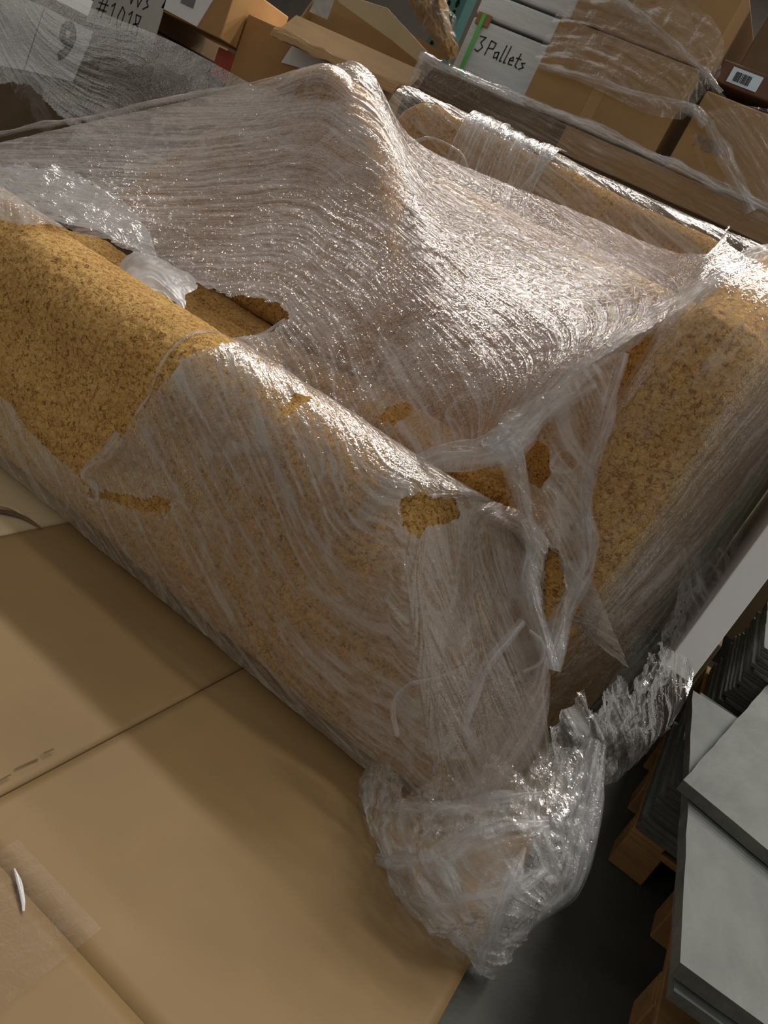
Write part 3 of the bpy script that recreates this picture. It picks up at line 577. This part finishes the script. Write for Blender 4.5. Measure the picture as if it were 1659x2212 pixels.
_t = ['first', 'second', 'third', 'fourth', 'fifth', 'sixth', 'seventh', 'eighth', 'ninth']
ORD = _t + ['tenth', 'eleventh', 'twelfth', 'thirteenth', 'fourteenth', 'fifteenth', 'sixteenth', 'seventeenth', 'eighteenth', 'nineteenth', 'twentieth'] + ['twenty-' + t for t in _t]
z = .132
for i in range(12):
    o = link('stone_plate', SM[i % 3], loc=(.315 + random.uniform(-.008, .012), 1.915 + random.uniform(-.01, .01), z)); z += .0145
    tag(o, 'thin grey stone slab, %s up from the pallet in the low stack' % ORD[i], 'slab', 'slabs in the low stack')
z2 = .132
for i in range(26):
    o = link('stone_plate', SM[i % 3], loc=(.385 + random.uniform(-.012, .012) + .001 * i, 2.62 + random.uniform(-.012, .012), z2)); z2 += .0150
    tag(o, 'thin grey stone slab, %s up from the pallet in the tall ragged stack' % ORD[i], 'slab', 'slabs in the tall stack')
pallet(.38, 2.62, .9, .7, 'wooden pallet under the tall ragged slab stack')
big = slab_mesh(1.0, 1.08, .03, 9)
o = link('stone_plate', big, loc=(.372, 1.20, z + .06), rot=(0, 0, math.radians(5.5))); tag(o, 'large grey stone slab lying below the topmost slab, one corner towards the carton', 'slab')
o = link('stone_plate', slab_mesh(1.0, 1.06, .022, 12), loc=(.385, 1.185, z + .03), rot=(0, 0, math.radians(5.0))); tag(o, 'chipped grey stone slab directly beneath the two large slabs', 'slab')
o = link('stone_plate', slab_mesh(.9, .95, .028, 10), loc=(.293, 1.69, z + .095), rot=(0, 0, math.radians(-11))); tag(o, 'topmost large grey stone slab, turned askew on the pile', 'slab')
pallet(.46, 1.12, .9, .74, 'wooden pallet under the overhanging large slabs')
o = box('timber_block', .5, .62, 1.16, 1.30, .133, z + .028, WOOD); tag(o, 'short timber block propping the large slabs on the pallet', 'timber')
# white board and dark things behind the film
o = box('cardboard_box', .15, .28, 2.45, 2.9, 0, .50, CARD_DK); tag(o, 'narrow dark box standing under the white board', 'box')
o = box('white_board', .15, .222, 2.02, 2.9, .503, 1.6, WHITE_B); tag(o, 'smooth white board standing on edge between the sofas and the slabs', 'board')
gb = box('green_crate', .02, .34, 3.3, 3.66, 0, 1.0, GREEN_D); tag(gb, 'dark green crate behind the white board', 'crate')

# ------------------------------------------------------------------ back row of cartons
def carton(name, x0, x1, y0, y1, z0, z1, mat, label, cat='box', tape=True, group=None, bev=.006):
    e = empty(name, ((x0 + x1) / 2, (y0 + y1) / 2, z0), label, cat, group)
    box('body', x0, x1, y0, y1, z0, z1, mat, e, bev)
    if tape:
        xm = (x0 + x1) / 2 - .02; box('tape', xm - .03, xm + .03, y0 - .0012, y0 + .01, z0 + .01, z1 - .005, TAPE, e, 0)
        box('tape', xm - .03, xm + .03, y0 + .02, y1 - .02, z1 - .004, z1 + .0012, TAPE, e, 0)
    return e
def text(body, size, loc, mat, parent, rot=(math.pi / 2, 0, 0), off=0.0, name='lettering'):
    c = bpy.data.curves.new('t', 'FONT'); c.body = body; c.size = size; c.extrude = .0006; c.offset = off; c.align_x = 'CENTER'; c.align_y = 'CENTER'
    t = bpy.data.objects.new('t', c); COL.objects.link(t)
    dg = bpy.context.evaluated_depsgraph_get(); me = bpy.data.meshes.new_from_object(t.evaluated_get(dg)); bpy.data.objects.remove(t)
    o = link(name, me, mat, loc=loc, rot=rot); return keep(o, parent)
def scribble(strokes, x, y, z, s, wd, mat, parent, name='handwriting', slant=0.0):
    bm = bmesh.new()
    for st in strokes:
        for (a, b), (c, d) in zip(st[:-1], st[1:]):
            p = Vector((a, 0, b)) * s; q = Vector((c, 0, d)) * s; t = (q - p)
            if t.length < 1e-6: continue
            n = Vector((-t.z, 0, t.x)).normalized() * wd / 2; t = t.normalized() * wd * .3
            vs_ = [bm.verts.new(v + Vector((x, y, z))) for v in (p - t - n, q + t - n, q + t + n, p - t + n)]
            bm.faces.new(vs_)
    me = bm_mesh(bm); o = link(name, me, mat); return keep(o, parent)

# flat carton carrying the boxes, on darker cartons below
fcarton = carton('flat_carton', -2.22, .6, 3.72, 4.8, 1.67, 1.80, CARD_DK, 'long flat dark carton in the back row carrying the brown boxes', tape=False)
box('torn_cover', -1.40, .6, 3.700, 3.716, 1.685, 1.795, CARD, fcarton, .003)
for i, (x0, x1) in enumerate([(-2.15, -1.2), (-1.18, -.2), (-.18, .6)]):
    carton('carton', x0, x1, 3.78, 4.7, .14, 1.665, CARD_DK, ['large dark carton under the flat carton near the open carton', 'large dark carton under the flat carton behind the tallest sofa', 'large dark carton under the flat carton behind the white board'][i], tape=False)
carton('cardboard_box', -1.70, -1.005, 3.80, 4.4, 1.82, 2.205, CARD, 'brown cardboard box with tape, lowest of the film-wrapped pair beside the white stack')
carton('cardboard_box', -1.66, -.985, 3.80, 4.35, 2.21, 2.53, CARD, 'brown cardboard box stacked on top of another, its corner towards the dark panel', tape=False)
b3 = carton('cardboard_box', -.93, -.25, 3.78, 4.4, 1.81, 2.14, CARD, 'brown cardboard box marked MBV under gathered film', tape=False)
text('MBV', .07, (-.80, 3.779, 1.95), INK_G, b3, rot=(math.pi / 2, 0, 0))
dp = carton('flat_carton', -.95, .5, 3.86, 4.6, 2.20, 2.29, CARD_MAROON, 'dark maroon flat carton with a blue and white barcode label above the MBV box', tape=False)
bl_ = box('barcode_label', -.895, -.76, 3.857, 3.862, 2.215, 2.275, BLUE_L, dp, 0)
for i in range(12): box('barcode_bar', -.872 + i * .006, -.872 + i * .006 + random.uniform(.002, .0045), 3.8555, 3.858, 2.225, 2.262, INK, bl_, 0)
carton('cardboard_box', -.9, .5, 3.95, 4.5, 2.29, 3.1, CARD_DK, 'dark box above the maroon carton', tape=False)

# white wrapped goods with green strap
wg = empty('wrapped_stack', (-1.93, 4.1, 1.81), 'white wrapped stack of flat packs with a green strap, handwritten 3 Pallets', 'packs')
for z0, z1 in ((1.81, 2.105), (2.12, 2.225), (2.24, 2.42), (2.435, 2.7)): box('white_pack', -2.19, -1.71, 3.93, 4.6, z0, z1, WHITE_W, wg, .012)
box('corner_protector', -2.165, -2.09, 3.915, 3.93, 2.075, 2.13, CARD, wg, .003)
box('green_strap', -2.137, -2.117, 3.909, 3.914, 1.83, 2.125, GREEN, wg, 0)
# "3 Pallets" strokes
S3 = [[(0, 1), (.5, 1.05), (.25, .65), (.55, .4), (.3, .02), (0, .1)], [(.95, .0), (1.0, 1.0), (1.45, .95), (1.4, .55), (1.0, .5)], [(1.9, .5), (1.65, .4), (1.7, .05), (1.95, .15), (1.95, .5), (2.0, 0)], [(2.3, 1.1), (2.25, 0), (2.4, .05)], [(2.65, 1.15), (2.6, 0), (2.75, .05)], [(2.95, .3), (3.25, .35), (3.15, .58), (2.95, .4), (3.0, .05), (3.3, .08)], [(3.6, .95), (3.55, .1), (3.75, .02)], [(3.4, .6), (3.8, .62)], [(4.2, .5), (3.95, .42), (4.2, .2), (3.9, .0)]]
scribble(S3, -2.11, 3.927, 1.965, .068, .0055, INK, wg)

# teal rack upright with teardrop holes
rk = empty('rack_upright', (-2.42, 4.15, 0), 'teal steel rack upright with two columns of holes behind the open carton', 'rack')
box('post', -2.49, -2.36, 4.1, 4.2, 0, 4.0, TEAL, rk, .004)
hm = prism_mesh([(math.cos(a) * .011, math.sin(a) * (.016 if math.sin(a) > 0 else .024)) for a in np.linspace(0, 2 * math.pi, 10, endpoint=False)], 'y', -.001, .004)
hm.materials.append(BLACK)
for k in range(44):
    for cx_ in (-2.452, -2.402):
        keep(link('slot_shade', hm, loc=(cx_, 4.099, 1.7 + k * .05 + (.0 if cx_ < -2.43 else .018))), rk)  # black plugs on the post paint the shade inside its slots

# open carton with standing flaps
oc = empty('open_carton', (-2.65, 4.0, 1.69), 'open long brown carton with battered standing flaps beside the teal rack', 'box')
box('body', -3.10, -2.24, 3.80, 4.08, 1.695, 1.76, CARD, oc)
prism('flap', [(3.66, 1.62), (3.67, 1.615), (3.80, 1.765), (3.79, 1.77)], 'x', -3.10, -2.235, CARD, oc)
prism('flap', [(-2.95, 1.93), (-2.55, 1.955), (-2.245, 1.85), (-2.24, 1.785), (-2.45, 1.83), (-2.82, 1.89)], 'y', 3.74, 3.752, CARD_PALE, oc, .003)
prism('flap', [(-3.10, 1.66), (-2.24, 1.66), (-2.24, 1.9), (-3.1, 1.98)], 'y', 3.90, 3.907, CARD, oc)
prism('flap', [(3.80, 1.70), (4.08, 1.70), (4.08, 1.95), (3.9, 1.93)], 'x', -3.105, -3.097, CARD, oc)
film('shipping_label', [[(x, 3.735 - (zz - 1.70) * .0, zz) for x in np.linspace(-2.98, -2.86, 3)] for zz in np.linspace(1.80, 1.93, 3)], 12, 12, PAPER_G, oc, side=(0, -1, 0), amp=.002, fine=0, crump=.01, cs=16, do_hug=False, seed=2)
rope('edge_tape', [(-3.10, 3.655, 1.64), (-2.85, 3.65, 1.64), (-2.55, 3.65, 1.63), (-2.27, 3.65, 1.635)], .06, TAPE, oc, seed=50, depth=.08, hugit=False, up=(0, -1, .5))
# kraft roll
kr = empty('paper_roll', (-2.25, 3.85, 1.86), 'crumpled brown kraft paper bundle lying across the open carton by the teal rack', 'paper')
rope('kraft_paper', [(-2.62, 3.85, 2.16), (-2.42, 3.80, 2.07), (-2.28, 3.76, 1.99), (-2.15, 3.74, 1.90), (-2.10, 3.74, 1.85)], [.12, .15, .14, .12, .06], CARD, kr, folds=3, seed=51, depth=.5, hugit=False, up=(0, -.9, .4))
rope('film_skin', [(-2.60, 3.82, 2.17), (-2.40, 3.77, 2.08), (-2.26, 3.73, 2.0), (-2.13, 3.71, 1.91)], [.10, .16, .15, .10], FILM_B, kr, folds=3, seed=52, depth=.5, hugit=False, up=(0, -.9, .4))

# left part of the back row
ob = carton('cardboard_box', -3.47, -2.56, 3.86, 4.5, 1.285, 1.69, CARD_OR, 'orange-brown cardboard box with a blank white sheet stuck on it', tape=False)
prism('paper_sheet', [(-3.14, 1.535), (-2.80, 1.575), (-2.83, 1.685), (-3.09, 1.69)], 'y', 3.852, 3.858, PAPER, ob)
sb1 = carton('cardboard_box', -3.98, -3.48, 3.72, 4.2, 1.50, 1.80, CARD_OR, 'scuffed brown box with a white shipping label, above the wrapped cartons', tape=False)
sl_ = prism('shipping_label', [(-3.95, 1.515), (-3.66, 1.505), (-3.6, 1.68), (-3.90, 1.68)], 'y', 3.712, 3.719, PAPER, sb1)
box('printed_block', -3.82, -3.72, 3.709, 3.713, 1.58, 1.625, INK_G, sl_, 0)
rd = box('red_plastic_bin', -3.60, -3.47, 3.86, 4.3, 1.31, 1.47, RED); tag(rd, 'small red bin in the dark gap under the scuffed box', 'bin')
dk = carton('cardboard_box', -4.9, -4.02, 3.76, 4.4, 1.40, 1.75, CARD_DK, 'dark brown box behind the handwritten grey sheet', tape=False)
wlft = [(-5.9, -4.35), (-4.33, -3.62), (-3.60, -2.75)]
cl = []
for i, (x0, x1) in enumerate(wlft):
    cl.append(carton('carton', x0, x1, 3.74, 4.6, .12, [1.30, 1.375, 1.28][i], [CARD_DK, CARD_DK, CARD_DK][i], ['large brown carton carrying the white sheet with the number 9', 'brown carton standing under the handwritten grey sheet', 'dark carton under the orange-brown box'][i], tape=False))
# paper with 9 (left half blank) and handwritten sheet
sh = empty('paper_sheet', (-4.8, 3.73, .86), 'white paper sheet printed with a bold black 9, stuck to the wrapped carton', 'paper')
pg_ = prism('page', [(-4.93, .84), (-4.49, .92), (-4.43, 1.235), (-4.885, 1.235)], 'y', 3.722, 3.728, PAPER, sh)
text('9', .30, (-4.63, 3.7205, 1.10), INK, pg_, off=.012)
s2 = empty('paper_sheet', (-5.2, 3.73, .84), 'blank white paper sheet stuck beside the sheet with the 9', 'paper')
prism('page', [(-5.6, .70), (-4.945, .835), (-4.895, 1.235), (-5.5, 1.20)], 'y', 3.722, 3.728, PAPER, s2)
s3 = empty('paper_sheet', (-4.2, 3.73, 1.28), 'grey paper sheet handwritten #1018 above the number sheet', 'paper')
pg3 = prism('page', [(-4.50, 1.27), (-3.93, 1.33), (-3.93, 1.56), (-4.46, 1.56)], 'y', 3.712, 3.718, PAPER_G, s3)
H1018 = [[(.15, .1), (.3, .95)], [(.45, .1), (.6, .95)], [(0, .4), (.7, .45)], [(.05, .7), (.75, .75)], [(1.0, .8), (1.2, 1), (1.15, 0)], [(1.6, .5), (1.75, 1), (2.0, .8), (1.95, .1), (1.7, .0), (1.6, .5)], [(2.3, .8), (2.5, 1), (2.45, 0)], [(2.9, .6), (2.8, .95), (3.15, .95), (3.1, .6), (2.8, .5), (2.8, .05), (3.2, .05), (3.15, .45), (2.9, .55)]]
scribble(H1018, -4.44, 3.7105, 1.315, .115, .008, INK, pg3)
H3003 = [[(0, 0), (0, 1)], [(.5, 1), (.9, .9), (.65, .55), (.95, .3), (.5, 0)], [(1.4, .5), (1.55, 1), (1.8, .6), (1.6, 0), (1.4, .5)], [(2.1, .5), (2.3, 1), (2.5, .6), (2.3, 0), (2.1, .5)], [(2.8, 1), (3.15, .9), (2.95, .55), (3.2, .3), (2.8, 0)]]
scribble(H3003, -4.32, 3.7105, 1.465, .085, .008, INK, pg3)

# film over the left wrapped cartons
wlf = empty('stretch_film', (-4.3, 3.7, .1), 'grey hazy film drawn across the cartons with the number sheet', 'plastic film')
XL = np.linspace(-5.9, -2.75, 7)
film('wrap_sheet', [[(x, 3.69 - .02 * (k % 2), z0 + .02 * math.sin(x * 3)) for x in XL] for k, z0 in enumerate((1.36, 1.15, .9, .6, .2))], 260, 160, FILM_B, wlf, side=(0, -1, 0), streak=lambda P, U, V: .12 + .3 * noise2(U, V, 5), amp=.006, fine=.001, crump=.003, cs=7, seed=111, do_hug=False, lines=.5, haze=lambda P, U, V: np.where(P[..., 0] < -4.4, .4, 1.0), cuts=[[(-50, 180), (60, 183), (110, 235), (160, 280), (130, 330), (-50, 350)], ], jag=6)
rope('film_ridge', [(-5.0, 3.66, .78), (-4.75, 3.65, .74), (-4.5, 3.65, .60), (-4.3, 3.65, .45)], [.1, .14, .1, .06], FILM_B, wlf, seed=112, depth=.3, hugit=False, up=(0, -1, .3))
rope('film_ridge', [(-4.2, 3.66, 1.05), (-3.95, 3.65, 1.14), (-3.8, 3.65, 1.20), (-3.6, 3.65, 1.22)], [.05, .09, .1, .06], FILM_B, wlf, seed=113, depth=.4, hugit=False, up=(0, -1, .3))
rope('film_ridge', [(-4.05, 3.66, 1.02), (-3.9, 3.65, .98), (-3.75, 3.65, .9)], [.05, .12, .04], FILM_B, wlf, seed=114, depth=.4, hugit=False, up=(0, -1, .3))

# film lip along the flat carton
lip = empty('stretch_film', (-.9, 3.7, 1.67), 'shiny film lip drawn along the edge of the flat carton', 'plastic film')
XS = np.linspace(-2.24, .3, 8)
film('edge_wrap', [[(x, 3.80, 1.835 + .006 * math.sin(x * 5)) for x in XS], [(x, 3.72, 1.835 + .006 * math.sin(x * 7)) for x in XS], [(x, 3.69, 1.80) for x in XS], [(x, 3.685, 1.735) for x in XS], [(x, 3.69, 1.68) for x in XS]], 300, 60, FILM_C, lip, side=(0, -1, .3), streak=.05, amp=.004, fine=.001, crump=.004, cs=10, seed=121, do_hug=False)
rope('film_ridge', [(x, 3.69, 1.815 + .01 * math.sin(x * 4)) for x in np.linspace(-2.24, .3, 9)], .05, FILM_W, lip, seed=122, depth=.25, hugit=False, up=(0, -1, .4))
film('hanging_tail', [[(-2.24, 3.70, 1.80), (-2.20, 3.68, 1.81), (-2.15, 3.70, 1.80)], [(-2.24, 3.69, 1.72), (-2.2, 3.665, 1.71), (-2.17, 3.69, 1.72)], [(-2.22, 3.69, 1.62), (-2.2, 3.68, 1.60), (-2.19, 3.69, 1.62)]], 20, 40, FILM_F, lip, side=(0, -1, 0), amp=.005, crump=.01, do_hug=False, seed=123)

# film round the boxes at the right
bf = empty('stretch_film', (-1.2, 3.78, 1.8), 'glossy clear film strands wound round the brown boxes and knotted over the MBV box', 'plastic film')
film('wrap_sheet', [[(-1.72, 3.79, 2.52), (-1.35, 3.775, 2.50), (-1.0, 3.775, 2.35), (-.9, 3.76, 2.2)], [(-1.72, 3.785, 2.2), (-1.4, 3.78, 2.2), (-1.05, 3.775, 2.16), (-.93, 3.76, 2.1)], [(-1.72, 3.785, 1.99), (-1.4, 3.78, 1.985), (-1.1, 3.775, 1.97), (-.95, 3.76, 2.0)]], 130, 80, film_mat('film_boxes', .0, .05, rough=.08, bump=.2, crumple=.25), bf, side=(0, -1, 0), streak=-.25, amp=.010, fine=.002, crump=.012, cs=8, seed=131, do_hug=False)
strand = lambda L, wd, sd, mt=FILM_C, dp=.3: rope('film_strand', pts3(L), wd, mt, bf, seed=sd, depth=dp, hugit=False, up=(0, -1, .3))
strand([(1165, 140, 3.775), (1250, 165, 3.77), (1340, 195, 3.76), (1420, 215, 3.75), (1490, 235, 3.74), (1530, 270, 3.72)], [.03, .04, .04, .05, .06], 132, FILM_W)
strand([(1225, 15, 3.79), (1320, 60, 3.775), (1400, 95, 3.77), (1480, 130, 3.76), (1530, 165, 3.74)], [.03, .035, .03, .04], 133)
strand([(1330, 0, 3.78), (1390, 45, 3.775), (1450, 95, 3.77), (1510, 145, 3.74), (1560, 200, 3.72)], [.06, .05, .03, .03], 134, FILM_W)
strand([(1300, 10, 3.79), (1380, 70, 3.78), (1470, 125, 3.77), (1520, 150, 3.74)], .02, 135)
strand([(1510, 150, 3.73), (1560, 220, 3.72), (1610, 280, 3.71), (1680, 380, 3.7)], [.07, .03, .02, .03], 136)
strand([(1495, 160, 3.73), (1540, 225, 3.72), (1600, 300, 3.71), (1670, 410, 3.7)], .02, 137)
strand([(1530, 265, 3.72), (1560, 330, 3.7), (1590, 390, 3.7), (1625, 460, 3.69)], [.05, .07, .06, .07], 138, FILM_W)
strand([(1540, 260, 3.72), (1590, 310, 3.7), (1640, 390, 3.7), (1690, 470, 3.69)], [.05, .06, .05, .06], 139, FILM_C)
strand([(1500, 290, 3.72), (1515, 350, 3.71), (1545, 420, 3.7)], [.03, .02, .01], 140)
strand([(1530, 250, 3.72), (1590, 235, 3.72), (1680, 250, 3.72)], [.05, .03, .05], 141)
film('gathered_sheet', [pts3([(1530, 245, 3.73), (1590, 235, 3.73), (1680, 250, 3.73)]), pts3([(1540, 300, 3.71), (1610, 320, 3.71), (1690, 340, 3.71)]), pts3([(1560, 380, 3.7), (1630, 410, 3.7), (1700, 430, 3.7)]), pts3([(1600, 460, 3.69), (1650, 480, 3.69), (1710, 500, 3.69)])], 70, 80, FILM_C, bf, side=(0, -1, 0), streak=1.0, amp=.008, crump=.01, cs=9, seed=142, do_hug=False)
